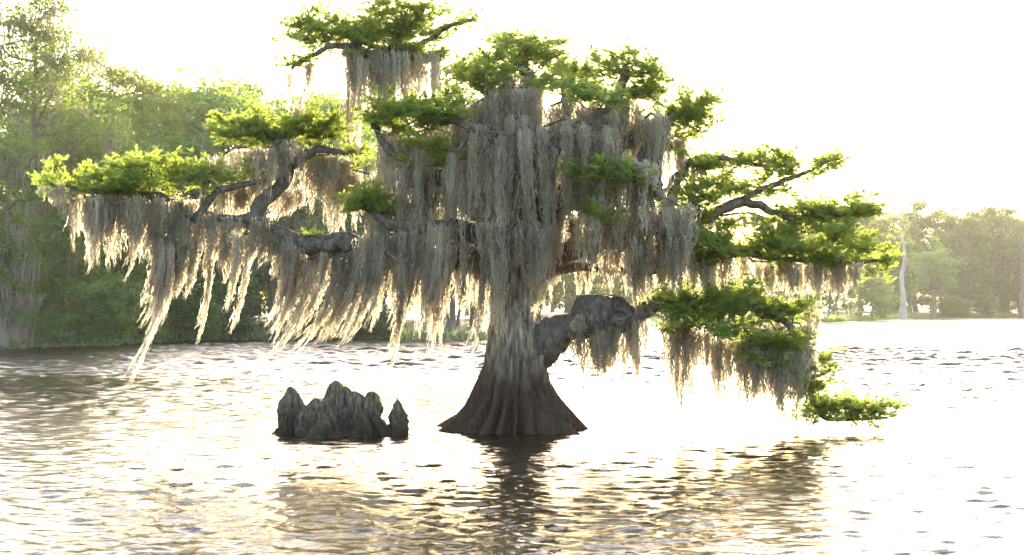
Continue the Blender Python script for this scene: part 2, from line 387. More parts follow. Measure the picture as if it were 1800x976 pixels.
# ---- hanging moss
def moss_mesh(seed, Lg, width, lean, nstr, seg=.045, wdt=.0085):
    r = np.random.default_rng(seed)
    nt_ = 2 if width < .2 else 5
    tx = r.uniform(-.5, .5, nt_) * width; ty = r.normal(0, .11, nt_); tl = r.uniform(.5, 1, nt_); tl[r.integers(nt_)] = 1
    tl *= (1 - .35 * np.abs(tx / width * 2) ** 1.5)
    n = max(8, int(Lg / seg)); k = r.integers(0, nt_, nstr)
    t = np.linspace(0, 1, n)[None]
    ln = Lg * 1.12 * tl[k] * (1 - .7 * r.random(nstr) ** 2); ln = np.maximum(ln, .12)[:, None]
    sp = (.028 + .02 * r.random(nstr))[:, None] * r.normal(0, 1, (nstr, 1)); spy = .035 * r.normal(0, 1, (nstr, 1))
    s = t * ln
    cvg = 1.15 - .85 * np.minimum(1, s / Lg) ** .9
    x = tx[k][:, None] * (1 - .18 * s / Lg) + sp * cvg; y = ty[k][:, None] + spy * cvg
    z = -s + .03 * r.normal(0, 1, (nstr, 1)) * (1 - t)
    top = np.clip(1 - s / .12, 0, 1); z = z - top * .06 * r.random((nstr, 1)); y = y * (1 + 0 * top)
    x = x + lean * s * (s / Lg) * 1.3; y = y + .10 * lean * s * r.normal(0, 1, (nstr, 1))
    for fr, am in ((3., .014), (7., .011), (15., .010), (32., .006)):
        x += am * np.sin(fr * s * 2 + r.uniform(0, 6.28, (nstr, 1))) * np.minimum(1, s * 6)
        y += am * np.sin(fr * s * 2 + r.uniform(0, 6.28, (nstr, 1))) * np.minimum(1, s * 6)
    # long swoops shared by a tuft
    x += (.05 * np.sin(1.6 * s + (k * 1.7)[:, None])) * s
    wisp = (r.random((nstr, 1)) < .12) * r.normal(0, 1, (nstr, 1))
    x += wisp * .10 * np.sin(2.2 * s + r.uniform(0, 3, (nstr, 1))) * np.minimum(1, s * 3)
    w = wdt * r.uniform(.25, 1.5, (nstr, n)) * np.clip((1.02 - t) * 5, .15, 1)
    ang = r.uniform(0, 6.28, (nstr, 1)) + np.cumsum(r.normal(0, .9, (nstr, n)), 1)
    dx, dy_, dz = np.cos(ang) * w, np.sin(ang) * w, r.normal(0, .8, (nstr, n)) * w
    A = np.stack([x + dx, y + dy_, z + dz], -1); B = np.stack([x - dx, y - dy_, z - dz], -1)
    V = np.stack([A, B], 2).reshape(-1, 3)
    base_ = (np.arange(nstr)[:, None] * n + np.arange(n - 1)[None]) * 2
    Fc = np.stack([base_, base_ + 1, base_ + 3, base_ + 2], -1).reshape(-1, 4)
    return V, Fc

MV = {}
seed = 100
for Lg in (.35, .6, .95, 1.4, 1.9):
    for lean in (0, -.16, -.38):
        for wd in (.16, .34):
            for rep in range(2 if lean == 0 else 1):
                seed += 1
                V, Fc = moss_mesh(seed, Lg, wd, lean, int((48 if wd < .2 else 105) * (1.15 if Lg > .8 else 1)))
                me = mesh_from('moss_clump', V, Fc); me.materials.append(M['moss'])
                MV.setdefault((Lg, lean, wd), []).append(me)
LS = np.array([.35, .6, .95, 1.4, 1.9]); LE = np.array([0, -.16, -.38])
nmoss = 0
def hang(p, Lm, lean, wm, jit=1):
    global nmoss
    Lg = LS[np.argmin(np.abs(np.log(LS / Lm)))]; le = LE[np.argmin(np.abs(LE - lean))]; wd = .16 if wm < .21 else .34
    v = MV[(Lg, le, wd)]; me = v[tr.integers(len(v))]
    o = link('moss_clump', me, None, root, p)
    sx = wm / wd * tr.uniform(.85, 1.15)
    o.scale = (sx, tr.uniform(.9, 1.3) * max(.6, min(1.3, sx)), Lm / Lg)
    o.rotation_euler = (0, tr.normal(0, .02), tr.uniform(-.5, .5) + (math.pi if (le == 0 and tr.random() < .5) else 0))
    nmoss += 1
def row(x0, y0, x1, y1, dy, l0, l1, n, lean=0, w=36, branch=True):
    ts = (np.arange(n) + .5 + tr.uniform(-.35, .35, n)) / n
    pts = []
    for t_ in ts:
        d_ = dy + tr.normal(0, .14)
        p = PT(x0 + (x1 - x0) * t_, y0 + (y1 - y0) * t_ + tr.normal(0, min(24, 3 + 1.6 * n) if 640 < x0 < 1080 and y0 < 420 else min(12, 3 + n)), d_)
        pts.append(p)
        hang(p, tr.uniform(l0, l1) * S, lean, w * S)
    if branch:
        if n > 2:
            c = np.array(pts[::max(1, n // 6)] if n > 6 else pts)
            if len(c) > 2:
                cc, rr = catmull(c + [0, 0, .015], np.linspace(.022, .012, len(c)), 4)
                q = int(np.argmin(np.linalg.norm(allpts - c[0], axis=1)))
                twigs[owner[q]].append(tube(cc, rr, 6))
        for p in pts[::3]: connect(p, .014)

ROWS = [
 (78, 326, 132, 336, 0, 22, 42, 3, 0, 40), (113, 338, 117, 338, -.2, 140, 150, 1, 0, 14),
 (135, 340, 262, 345, .1, 95, 132, 8, -.05, 40), (150, 345, 250, 348, -.3, 70, 125, 4, -.05, 34),
 (255, 350, 330, 370, 0, 90, 150, 5, -.1, 40), (255, 345, 425, 350, .4, 40, 110, 5, 0, 40),
 (292, 432, 296, 436, -.2, 205, 225, 2, -.3, 24), (278, 405, 335, 420, -.1, 110, 150, 4, -.2, 40),
 (330, 385, 420, 393, -.1, 60, 125, 4, -.1, 34), (350, 398, 520, 412, .2, 60, 150, 6, -.16, 36),
 (425, 402, 515, 416, -.25, 50, 165, 4, -.16, 34), (372, 440, 376, 440, 0, 145, 150, 1, -.16, 14),
 (500, 430, 530, 430, -.35, 130, 165, 2, -.16, 36), (500, 430, 640, 442, .1, 80, 175, 5, -.38, 34), (520, 435, 640, 440, .4, 70, 150, 4, -.16, 36), (590, 442, 650, 450, -.45, 140, 200, 4, -.38, 32),
 (380, 262, 605, 272, .8, 80, 140, 10, 0, 42), (590, 300, 700, 320, .8, 70, 125, 6, 0, 42), (400, 330, 540, 335, .9, 50, 100, 5, -.1, 42),
 (465, 250, 515, 252, -.2, 60, 95, 4, 0, 32), (550, 275, 610, 275, .3, 70, 120, 3, 0, 34),
 (605, 92, 762, 102, 0, 90, 155, 9, 0, 38), (612, 98, 742, 106, .5, 70, 115, 5, 0, 38), (618, 92, 642, 95, -.3, 125, 150, 2, 0, 24),
 (508, 118, 512, 118, 0, 70, 85, 1, 0, 14), (548, 104, 540, 108, 0, 65, 85, 2, -.3, 16), (522, 170, 530, 175, -.1, 60, 75, 1, 0, 16), (600, 170, 650, 200, .2, 50, 90, 2, 0, 16),
 (670, 225, 1150, 230, 1.2, 150, 250, 12, 0, 52), (780, 205, 860, 165, .1, 100, 190, 3, 0, 44), (860, 150, 955, 140, 0, 110, 210, 4, 0, 44), (1020, 170, 1110, 175, 0, 100, 190, 4, 0, 44), (810, 200, 880, 165, -.7, 150, 230, 3, 0, 40), (880, 160, 950, 160, -.7, 130, 240, 3, 0, 40), (960, 195, 1080, 190, -.7, 150, 220, 4, 0, 40),
 (655, 235, 800, 225, -.4, 110, 200, 6, -.05, 38), (690, 300, 900, 250, -1.1, 120, 250, 8, 0, 38), (850, 235, 1080, 225, -1.2, 140, 270, 9, 0, 40),
 (1000, 290, 1140, 300, -1.2, 110, 190, 6, 0, 42), (640, 370, 760, 340, -.7, 140, 230, 8, -.13, 38), (640, 410, 720, 420, -1.1, 120, 200, 5, -.16, 32),
 (720, 395, 800, 395, -1.1, 130, 220, 5, -.1, 32), (738, 435, 792, 440, -.3, 150, 195, 4, -.05, 30), (790, 420, 870, 430, 0, 90, 155, 6, 0, 32),
 (855, 390, 965, 395, -1.2, 90, 185, 7, 0, 34), (962, 420, 968, 420, -.5, 140, 152, 1, 0, 14), (940, 395, 1080, 380, -.8, 60, 105, 7, 0, 38),
 (975, 470, 1050, 470, .5, 20, 65, 3, 0, 18), (1060, 385, 1205, 395, -.5, 95, 150, 8, 0, 38), (1070, 430, 1200, 440, .3, 65, 105, 6, 0, 34),
 (1132, 210, 1165, 210, 0, 100, 130, 4, 0, 34), (1085, 215, 1140, 228, .6, 60, 110, 4, 0, 36), (1180, 238, 1195, 243, .3, 70, 95, 2, 0, 18), (1215, 282, 1235, 288, .3, 55, 75, 2, 0, 22),
 (1120, 330, 1200, 350, -.9, 100, 150, 4, 0, 38), (1180, 395, 1270, 425, -.2, 80, 120, 5, 0, 38), (1212, 430, 1258, 440, .2, 75, 95, 3, 0, 34),
 (1290, 445, 1390, 460, .3, 50, 80, 5, 0, 36), (1368, 466, 1420, 468, -.2, 45, 65, 3, 0, 34), (1422, 466, 1505, 466, -.1, 55, 95, 5, 0, 30), (1500, 466, 1540, 463, .1, 15, 30, 2, 0, 20),
 (1400, 468, 1480, 468, .4, 60, 90, 3, 0, 32), (1255, 378, 1390, 388, .3, 30, 65, 4, 0, 32),
 (1172, 562, 1208, 566, -.4, 145, 172, 3, 0, 34), (1210, 570, 1290, 588, -.4, 70, 145, 5, 0, 28), (1258, 600, 1268, 600, -.5, 105, 118, 1, 0, 20),
 (1298, 598, 1420, 606, -.6, 115, 140, 8, 0, 38), (1300, 570, 1420, 580, -.2, 110, 150, 6, 0, 40), (1400, 520, 1440, 545, .2, 50, 95, 2, 0, 20),
 (1018, 588, 1135, 566, -.4, 60, 110, 5, 0, 36), (1028, 586, 1085, 582, -.2, 85, 110, 4, 0, 32), (1112, 568, 1130, 565, -.3, 110, 140, 2, 0, 18), (660, 440, 860, 440, -1.3, 90, 190, 7, -.16, 14), (720, 260, 1080, 240, -1.5, 80, 200, 8, 0, 15), (520, 440, 640, 445, -.5, 120, 190, 4, -.38, 14), (150, 345, 330, 355, -.3, 60, 140, 5, -.1, 14), (1080, 400, 1220, 410, -.7, 100, 160, 5, 0, 15), (1000, 572, 1030, 558, -.6, 25, 45, 3, 0, 30), (1330, 604, 1415, 608, -.8, 95, 122, 4, 0, 40)]
for r_ in ROWS: row(*r_)

# ---- feathery leaf sprays
def spray_mesh(seed):
    r = np.random.default_rng(seed)
    Vs = []
    def needles(o, d, Lb, nl):
        side = np.cross(d, [0, 0, 1.0]); side /= np.linalg.norm(side) + 1e-6
        side = side * .85 + np.cross(d, side) * r.normal(0, .6); side /= np.linalg.norm(side)
        for q in range(nl):
            f = (q + .4) / nl; c = o + d * Lb * f + [0, 0, -.02 * f * f]
            for s_ in (-1, 1):
                ll = .040 * (1 - .5 * f) * r.uniform(.7, 1.25)
                tip = c + (side * s_ * .75 + d * .65) * ll; wv = d * .0070
                Vs.extend([c - wv, c + wv, tip])
    nb = r.integers(19, 24)
    for b in range(nb):
        az = r.uniform(0, 6.283); el = r.uniform(-.1, .7); Lt = r.uniform(.14, .46) * (1 - .2 * el)
        d = np.array([math.cos(az) * math.cos(el), math.sin(az) * math.cos(el), math.sin(el)])
        for f in (.45, .75, 1.0):
            o = d * Lt * (f + r.normal(0, .06)) + r.normal(0, .015, 3)
            for q in range(4):
                e = r.uniform(.0, 1.1); a_ = az + r.normal(0, 1.1)
                dd = np.array([math.cos(a_) * math.cos(e), math.sin(a_) * math.cos(e), math.sin(e)])
                needles(o, dd, r.uniform(.06, .13), 7)
    V = np.array(Vs); return V, np.arange(len(V)).reshape(-1, 3)
SV = []
for k in range(12):
    V, Fc = spray_mesh(300 + k); me = mesh_from('leaf_spray', V, Fc); me.materials.append(M['leaf']); SV.append(me)
nspray = 0
def pad(x0, y0, x1, y1, dy=0, dens=1.0, depth=None, sc_=1.0):
    global nspray
    w_, h_ = x1 - x0, y1 - y0
    n = max(2, int(round(dens * (w_ * max(h_, 22)) / 560)))
    depth = depth if depth is not None else min(1.2, w_ * S * .45)
    for _ in range(n):
        th = tr.uniform(0, 6.283); rr = math.sqrt(tr.random())
        x = (x0 + x1) / 2 + (w_ / 2 - 8) * rr * math.cos(th); y = (y0 + y1) / 2 + (h_ / 2 - 3) * rr * math.sin(th) + tr.normal(0, 5)
        p = PT(x, y + 6, dy + tr.uniform(-depth, depth) * .6)
        o = link('leaf_spray', SV[tr.integers(len(SV))], None, root, p)
        s = sc_ * tr.uniform(.9, 1.4) * (1 if rr < .8 else tr.uniform(.45, .9)); o.scale = (s, s, s * tr.uniform(.6, 1.0))
        o.rotation_euler = (tr.normal(0, .3), tr.normal(0, .3), tr.uniform(0, 6.28))
        connect(p, .010); nspray += 1
PADS = [
 (75, 316, 150, 336, 0, .9), (140, 300, 260, 345, 0, 1.1), (190, 286, 345, 335, 0, 1.1), (310, 288, 400, 322, .1, 1), (390, 292, 450, 322, .1, .7),
 (375, 210, 470, 250, .1, 1), (410, 205, 540, 258, .1, 1.1), (510, 200, 600, 255, .1, 1),
 (508, 26, 620, 84, .3, .9), (590, 28, 700, 95, .2, .9), (650, -8, 770, 55, .2, .9), (690, 45, 795, 112, .2, .9), (740, 10, 800, 50, .2, .5), (775, 24, 842, 46, .2, .8), (500, 100, 550, 125, -.1, .35),
 (650, 170, 740, 240, -1.2, 1.0), (690, 160, 812, 225, -1.6, 1.0), (605, 255, 665, 300, .5, .8), (612, 335, 680, 388, -1.2, 1), (728, 248, 772, 282, -1.7, .7),
 (780, 95, 865, 150, 1.5, .6), (845, 80, 965, 125, .2, .8), (880, 90, 1000, 150, 1.5, .5), (950, 70, 1010, 110, 1.2, .4), (990, 100, 1090, 150, .5, .8), (1050, 92, 1155, 135, .1, .8),
 (960, 150, 1080, 185, -1.2, .7), (1070, 155, 1160, 205, .3, .7), (1145, 168, 1245, 222, .1, .8),
 (1205, 250, 1310, 300, .4, .8), (1290, 265, 1400, 315, .3, .9), (1380, 268, 1482, 305, .3, .8), (1300, 300, 1400, 345, .3, .5),
 (1175, 330, 1262, 412, -.1, .8), (1250, 385, 1330, 455, -.2, .8), (1320, 400, 1420, 470, -.2, 1), (1365, 358, 1470, 412, .1, 1), (1450, 358, 1560, 395, .2, 1), (1420, 400, 1560, 440, 0, .8), (1400, 425, 1500, 465, -.2, 1), (1495, 445, 1578, 470, -.1, 1.1),
 (1162, 503, 1255, 555, -.5, 1.1), (1240, 508, 1345, 572, -.6, 1.1), (1325, 528, 1425, 565, -.5, 1), (1165, 550, 1245, 585, -.8, .8), (1250, 560, 1340, 602, -.9, .9), (1310, 588, 1412, 622, -.9, 1),
 (1412, 622, 1462, 700, -.5, .8), (1415, 698, 1500, 736, -.5, 1.2), (1480, 700, 1576, 745, -.5, 1.1), (1375, 640, 1420, 690, -.7, .4),
 (790, 118, 900, 170, -.7, .6), (830, 92, 905, 130, -.6, .6), (1100, 118, 1185, 172, .2, .5), (895, 66, 1000, 108, .2, .4), (930, 120, 1010, 160, -.4, .5), (1090, 300, 1130, 330, -1.4, .4), (870, 60, 950, 90, .3, .4), (1060, 85, 1140, 110, .1, .5), (1340, 380, 1400, 410, .2, .6),
 (990, 146, 1110, 190, -.3, .5), (1155, 205, 1220, 258, .2, .5), (1235, 300, 1335, 350, .3, .6), (1222, 400, 1305, 462, -.3, .6), (600, 60, 700, 110, -.2, .5),
 (1015, 280, 1062, 330, -1.5, .7), (1030, 330, 1060, 380, -1.5, .4), (435, 392, 505, 430, -.1, .6, None, .7), (535, 410, 560, 422, -.2, .4, None, .5)]
for p_ in PADS: pad(*p_)
for x in (1400, 1416, 1432, 1428, 1470, 1515):            # small dead twigs dipping to the water
    p = PT(x, 735 + tr.uniform(-6, 3), -.5)
    c, rr = catmull([p, p + [tr.normal(0, .03), 0, -.09], p + [tr.normal(0, .04), 0, -.2]], [.012, .009, .006], 3)
    twigs[13].append(tube(c, rr, 6))
for k, ps in twigs.items():
    if ps:
        V, Fc = join(ps); tag(link('twigs', mesh_from('twigs', V, Fc, True), M['limb'], limbs[k][0]), kind='stuff')
print('moss', nmoss, 'sprays', nspray)

# ------------------------------------------------------------------ cypress knees
def knee(x0, x1, top_x, top_y, base_y, Y, seed, blunt=.35, flut=.22, bend=0):
    r = np.random.default_rng(seed)
    zt = P(top_x, top_y, Y)[2]; zb = -.25
    n, s = 52, 56
    tt = np.linspace(0, 1, n); z = zb + (zt - zb) * (1 - (1 - tt) ** 1.25)
    hw_ = (x1 - x0) / 2 / F * Y
    cxb = ((x0 + x1) / 2 - HX) / F * Y; cxt = (top_x - HX) / F * Y
    g = np.clip((z - zb) / (zt - zb), 0, 1)
    prof_ = (1 - g) ** .8 * (1 - blunt) + blunt * np.sqrt(np.clip(1 - g ** 4.5, 0, 1))
    a = np.linspace(0, 2 * np.pi, s, endpoint=False)
    prof_ = (.36 + .62 * blunt) * np.clip(1 - g ** 9, 0, 1) ** .5 * (1 - .3 * g) + .60 * (1 - g) ** 1.7
    tw = r.uniform(-.5, .5)
    fl = sum(r.uniform(.4, 1.1) * np.exp(-(((a[None] - c0 + tw * g[:, None] + .3 * np.sin(g * 5 + c0)[:, None] + np.pi) % (2 * np.pi) - np.pi) / r.uniform(.16, .30)) ** 2) for c0 in np.arange(8) * .785 + r.uniform(-.25, .25, 8))
    def rn(fa, fg, sd):      # seamless around the stem
        return vnoise(np.cos(a)[None] * fa + g[:, None] * fg + 20, np.sin(a)[None] * fa + g[:, None] * fg * .7 + 30, sd) - .5
    nz_ = rn(3.5, 5, seed); nz2 = rn(1.2, 3.2, seed + 3); nz3 = rn(7, 12, seed + 5)
    R = hw_ * 1.08 * prof_[:, None] * (.86 + flut * 1.5 * (fl - .4) * (1 - .45 * g[:, None]) + .55 * nz_ + .6 * nz2 + .30 * nz3)
    cx_ = cxb + (cxt - cxb) * g ** (1 + bend)
    V = np.stack([cx_[:, None] + R * np.cos(a), Y + R * .85 * np.sin(a), np.repeat(z[:, None], s, 1) + (.05 * nz2) * g[:, None] ** 2], -1).reshape(-1, 3)
    i = np.arange(n - 1)[:, None] * s; j = np.arange(s)[None]; j2 = (j + 1) % s
    return V, np.stack([i + j, i + j2, i + s + j2, i + s + j], -1).reshape(-1, 4)
kc = bpy.data.objects.new('cypress_knees', None); COL.objects.link(kc)
kc.location = (*P(580, 755, 21.7)[:2], 0); KO = np.array(kc.location)
tag(kc, 'fused clump of gnarled cypress knees rising from the water left of the trunk', 'tree knees')
for kk, (x0, x1, tx, ty, Y, bl, fu, be) in enumerate([
    (484, 556, 512, 680, 21.9, .4, .2, .3), (472, 520, 505, 716, 21.7, .12, .3, .2), (512, 590, 552, 702, 21.55, .36, .3, .9), (540, 604, 576, 706, 21.2, .32, .25, .2),
    (552, 616, 588, 670, 21.9, .5, .25, .3), (578, 640, 608, 680, 22.0, .55, .2, .3), (590, 654, 625, 690, 21.8, .62, .2, .2), (630, 692, 652, 688, 21.65, .62, .22, .3), (600, 660, 640, 726, 21.3, .3, .3, 0), (500, 688, 590, 746, 21.7, .6, .25, 0)]):
    V, Fc = knee(x0, x1, tx, ty, 768, Y, 40 + kk, bl, fu, be)
    link('knee', mesh_from('knee', V - KO, Fc, True), M['knee'], kc)
V, Fc = knee(676, 730, 697, 702, 764, 21.6, 77, .38, .2, .2)
o3 = np.array([P(702, 755, 21.6)[0], 21.6, 0])
tag(link('cypress_knee', mesh_from('cypress_knee', V - o3, Fc, True), M['knee'], None, o3), 'single pointed cypress knee standing apart between the clump and the trunk', 'tree knee')

# ------------------------------------------------------------------ background trees
def leaf_cloud(r, c, rad, n, size):
    d = r.normal(0, 1, (n, 3)); d /= np.linalg.norm(d, axis=1)[:, None]
    p = c + d * (r.random((n, 1)) ** .45) * rad
    a = r.normal(0, 1, (n, 3)); a /= np.linalg.norm(a, axis=1)[:, None]
    b = np.cross(a, r.normal(0, 1, (n, 3))); b /= np.linalg.norm(b, axis=1)[:, None] + 1e-6
    s = size * r.uniform(.6, 1.3, (n, 1))
    V = np.stack([p - a * s, p + b * s * .45, p + a * s, p - b * s * .45], 1).reshape(-1, 3)
    return V, np.arange(4 * n).reshape(-1, 4)
def gen_tree(seed, H, W, cb, nl, per, leaf, trunk_r, shape='round', moss=0, sides=7, tuft=1.0):
    """returns wood, leaves, moss (V,F) with base at origin. cb: where the crown starts (0..1)"""
    r = np.random.default_rng(seed)
    n = 9; z = np.linspace(-.4, H * .97, n)
    px = np.cumsum(r.normal(0, H * .012, n)); py = np.cumsum(r.normal(0, H * .012, n)); px -= px[0]; py -= py[0]
    tp = np.stack([px, py, z], 1); rr = trunk_r * (1 - np.linspace(0, 1, n)) ** .8 + .02; rr[0] *= 1.7; rr[1] *= 1.1
    tc, tr_ = catmull(tp, rr, 3)
    wood = [tube(tc, tr_, sides + sides % 2, .05, r)]; leaves = []; ms = []
    for k in range(nl):
        f = cb + (1 - cb) * (k + r.random()) / nl
        b = np.array([np.interp(f * H * .97, tc[:, 2], tc[:, q]) for q in range(3)])
        g = (f - cb) / (1 - cb + 1e-6)
        if shape == 'round': reach = W / 2 * (math.sin(math.pi * min(.97, .18 + .74 * g)) ** .7)
        elif shape == 'flat': reach = W / 2 * (.45 + .55 * g ** .5) * (1 if g < .92 else .6)
        elif shape == 'cone': reach = W / 2 * (1 - g) ** .8 + .05 * W
        else: reach = W / 2 * r.uniform(.5, 1)
        reach *= r.uniform(.65, 1.12); az = k * 2.4 + r.uniform(-.5, .5)
        el = r.uniform(.05, .55) if shape != 'cone' else r.uniform(.2, .7)
        d = np.array([math.cos(az) * math.cos(el), math.sin(az) * math.cos(el), math.sin(el)])
        e = b + d * reach; mid = b + d * reach * .5 + [0, 0, -.06 * reach] + r.normal(0, .06 * reach, 3)
        c, q = catmull([b, mid, e], [trunk_r * .42 * (1 - .6 * g) + .02, trunk_r * .22, .018], 3)
        wood.append(tube(c, q, 6, 0, r))
        tips = [e, mid * .45 + e * .55] + [mid + (e - mid) * r.uniform(.3, 1.1) + r.normal(0, .22 * reach, 3) for _ in range(3)]
        for tpos in tips:
            s_ = (.16 * W + .25) * r.uniform(.55, 1.2) * tuft
            leaves.append(leaf_cloud(r, tpos, np.array([s_, s_, s_ * r.uniform(.35, .65)]), max(6, int(per * r.uniform(.6, 1.3))), leaf))
            if moss and r.random() < moss:
                ns_ = 15
                Lm = r.uniform(.6, 1.9)
                x = r.normal(0, .28, (ns_, 1)) * np.ones((1, 7)); y_ = r.normal(0, .2, (ns_, 1)) * np.ones((1, 7)); t_ = np.linspace(0, 1, 7)[None]
                ln = Lm * r.uniform(.3, 1, (ns_, 1)); x = x * (1 - .4 * t_) + r.normal(0, .02, (ns_, 7)); zz_ = -t_ * ln - .1
                w_ = r.uniform(.02, .05, (ns_, 7)) * (1.05 - t_)
                ang = r.uniform(0, 6.28, (ns_, 1)) + np.cumsum(r.normal(0, .6, (ns_, 7)), 1)
                A = np.stack([x + np.cos(ang) * w_, y_ + np.sin(ang) * w_, zz_], -1); B = np.stack([x - np.cos(ang) * w_, y_ - np.sin(ang) * w_, zz_], -1)
                Vm = np.stack([A, B], 2).reshape(-1, 3) + tpos
                bi = (np.arange(ns_)[:, None] * 7 + np.arange(6)[None]) * 2
                ms.append((Vm, np.stack([bi, bi + 1, bi + 3, bi + 2], -1).reshape(-1, 4)))
    return join(wood), join(leaves), (join(ms) if ms else None)

def ground_z(x, y):
    d = y - shore_y(x)
    return float(np.interp(d, [q[0] for q in prof], [q[1] for q in prof]))
def bg_tree(name, label, cat, px, Y, top, wpx, seed, mat, cb=.35, nl=22, per=42, leaf=.10, tr_r=.16, shape='round', moss=0, wood='farbark', group=None, tuft=1.0, base=None):
    x = (px - HX) / F * Y; Y = max(Y, shore_y(x) + .4); x = (px - HX) / F * Y
    gz = ground_z(x, Y); H = CAMZ + (HY - top) / F * Y - gz; W = wpx / F * Y
    e = bpy.data.objects.new(name, None); COL.objects.link(e); e.location = (x, Y, gz)
    tag(e, label, cat, group)
    wd, lv, ms = gen_tree(seed, H, W, cb, nl, per, leaf, tr_r, shape, moss, tuft=tuft)
    link('trunk' if cat == 'tree' else 'stems', mesh_from('trunk', wd[0], wd[1], True), M[wood], e)
    link('crown' if cat == 'tree' else 'foliage', mesh_from('crown', *lv), M[mat], e)
    if ms: link('hanging_moss', mesh_from('hanging_moss', *ms), M['farmoss'], e)['kind'] = 'stuff'
    return e
T = bg_tree
T('mossy_tree', 'tall gnarled tree at the left edge, grey branches hung with moss', 'tree', 55, 67, 15, 280, 1, 'olive', .18, 40, 100, .12, .26, 'round', .6, tuft=1.15)
T('mossy_tree', 'lower mossy tree just right of the tall left edge tree', 'tree', 165, 72, 175, 190, 2, 'green', .2, 28, 90, .10, .18, 'round', .5)
T('broad_tree', 'olive green round topped tree rising right of the tall mossy tree', 'tree', 235, 86, 104, 220, 3, 'yellow', .15, 34, 110, .13, .2)
T('broad_tree', 'yellow green tree in the left wood above the bright cypress bough', 'tree', 335, 98, 150, 200, 4, 'yellow', .15, 28, 85, .15, .2)
T('broad_tree', 'hazy yellow green tree behind the left pad of cypress leaves', 'tree', 425, 104, 152, 190, 5, 'yellow', .15, 28, 85, .15, .2)
T('broad_tree', 'hazy tree behind the thin dangling moss below the top left crown', 'tree', 510, 108, 165, 170, 6, 'yellow', .15, 28, 85, .15, .2)
T('broad_tree', 'hazy tree in the gap left of the cypress top tower moss', 'tree', 590, 112, 185, 170, 7, 'yellow', .15, 28, 80, .15, .2)
T('bare_tree', 'pale forked nearly bare tree in front of the left wood', 'tree', 245, 82, 195, 110, 8, 'yellow', .35, 12, 6, .10, .17, 'x', 0, 'pale')
T('bare_tree', 'slim pale trunk with few leaves right of the forked pale tree', 'tree', 345, 90, 200, 70, 18, 'yellow', .45, 9, 5, .10, .12, 'x', 0, 'pale')
T('leaning_tree', 'bright yellow green small tree at the left picture edge over the shrubs', 'tree', 8, 60.5, 255, 150, 9, 'yellow', .25, 22, 60, .10, .14, 'flat', .35)
T('mossy_tree', 'small mossy tree low at the left edge beside the water', 'tree', 15, 60.4, 420, 110, 10, 'green', .2, 18, 40, .09, .12, 'flat', .8)
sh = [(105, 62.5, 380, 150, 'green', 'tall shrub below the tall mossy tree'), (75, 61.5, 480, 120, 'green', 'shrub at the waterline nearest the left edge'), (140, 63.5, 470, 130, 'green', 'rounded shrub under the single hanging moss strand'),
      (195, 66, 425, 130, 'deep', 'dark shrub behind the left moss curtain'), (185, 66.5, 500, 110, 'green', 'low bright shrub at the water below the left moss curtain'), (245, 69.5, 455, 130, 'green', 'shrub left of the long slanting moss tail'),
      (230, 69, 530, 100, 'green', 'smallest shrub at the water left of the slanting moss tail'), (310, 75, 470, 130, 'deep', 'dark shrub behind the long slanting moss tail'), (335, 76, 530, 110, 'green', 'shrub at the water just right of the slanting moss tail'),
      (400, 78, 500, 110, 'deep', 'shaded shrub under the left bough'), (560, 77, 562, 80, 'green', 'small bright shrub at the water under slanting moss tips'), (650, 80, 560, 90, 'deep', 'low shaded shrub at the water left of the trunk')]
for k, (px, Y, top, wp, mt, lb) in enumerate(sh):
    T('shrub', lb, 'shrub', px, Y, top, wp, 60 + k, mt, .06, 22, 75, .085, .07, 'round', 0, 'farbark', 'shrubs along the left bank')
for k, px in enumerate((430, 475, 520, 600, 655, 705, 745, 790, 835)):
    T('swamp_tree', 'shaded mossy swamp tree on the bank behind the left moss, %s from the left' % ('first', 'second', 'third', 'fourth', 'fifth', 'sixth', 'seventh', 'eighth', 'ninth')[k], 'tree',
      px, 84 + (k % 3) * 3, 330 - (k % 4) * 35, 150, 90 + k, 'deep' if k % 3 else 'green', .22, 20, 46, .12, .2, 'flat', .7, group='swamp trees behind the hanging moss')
# right bank
T('bare_tree', 'tall pale sparse tree standing above the far right wood', 'tree', 1585, 186, 338, 95, 120, 'yellow', .62, 12, 9, .2, .42, 'flat', .1, 'pale')
T('columnar_tree', 'narrow dark pointed evergreen in the far right wood', 'tree', 1745, 222, 412, 34, 121, 'deep', .12, 40, 60, .2, .2, 'cone', tuft=.55)
T('mossy_tree', 'slender mossy tree at the right picture edge', 'tree', 1797, 222, 368, 62, 122, 'olive', .4, 16, 34, .2, .3, 'flat', .5)
T('broad_tree', 'round hazy tree with brown trunk right of the tall sparse tree', 'tree', 1640, 196, 452, 90, 123, 'green', .45, 22, 60, .2, .35, 'flat', .3)
T('shrub', 'hazy round shrub at the far shore under the pointed evergreen', 'shrub', 1735, 224, 503, 44, 124, 'green', .2, 16, 50, .2, .1)
T('shrub', 'green shrub on the point below the right leaf pad', 'shrub', 1535, 172, 490, 80, 125, 'green', .1, 20, 60, .17, .1)
T('shrub', 'shaded shrub on the point behind the right moss curtain', 'shrub', 1455, 160, 478, 100, 126, 'deep', .1, 20, 60, .17, .1)
T('shrub', 'low shrub on the far shore left of the pointed evergreen', 'shrub', 1680, 215, 530, 60, 127, 'yellow', .1, 16, 50, .2, .1)
ordn = ['first', 'second', 'third', 'fourth', 'fifth', 'sixth', 'seventh', 'eighth', 'ninth', 'tenth']
for k, px in enumerate((1410, 1465, 1515, 1560, 1610, 1655, 1700, 1735, 1770, 1815)):
    T('hazy_tree', 'hazy tree in the far right skyline row, %s from the left' % ordn[k], 'tree', px, 236 + (k % 3) * 6, 386 - (k * 37 % 22), 105, 140 + k, ('yellow', 'farleaf', 'farleaf')[k % 3], 0.2, 24, 62, .3, .3, 'round', .1, group='skyline trees of the far right wood')

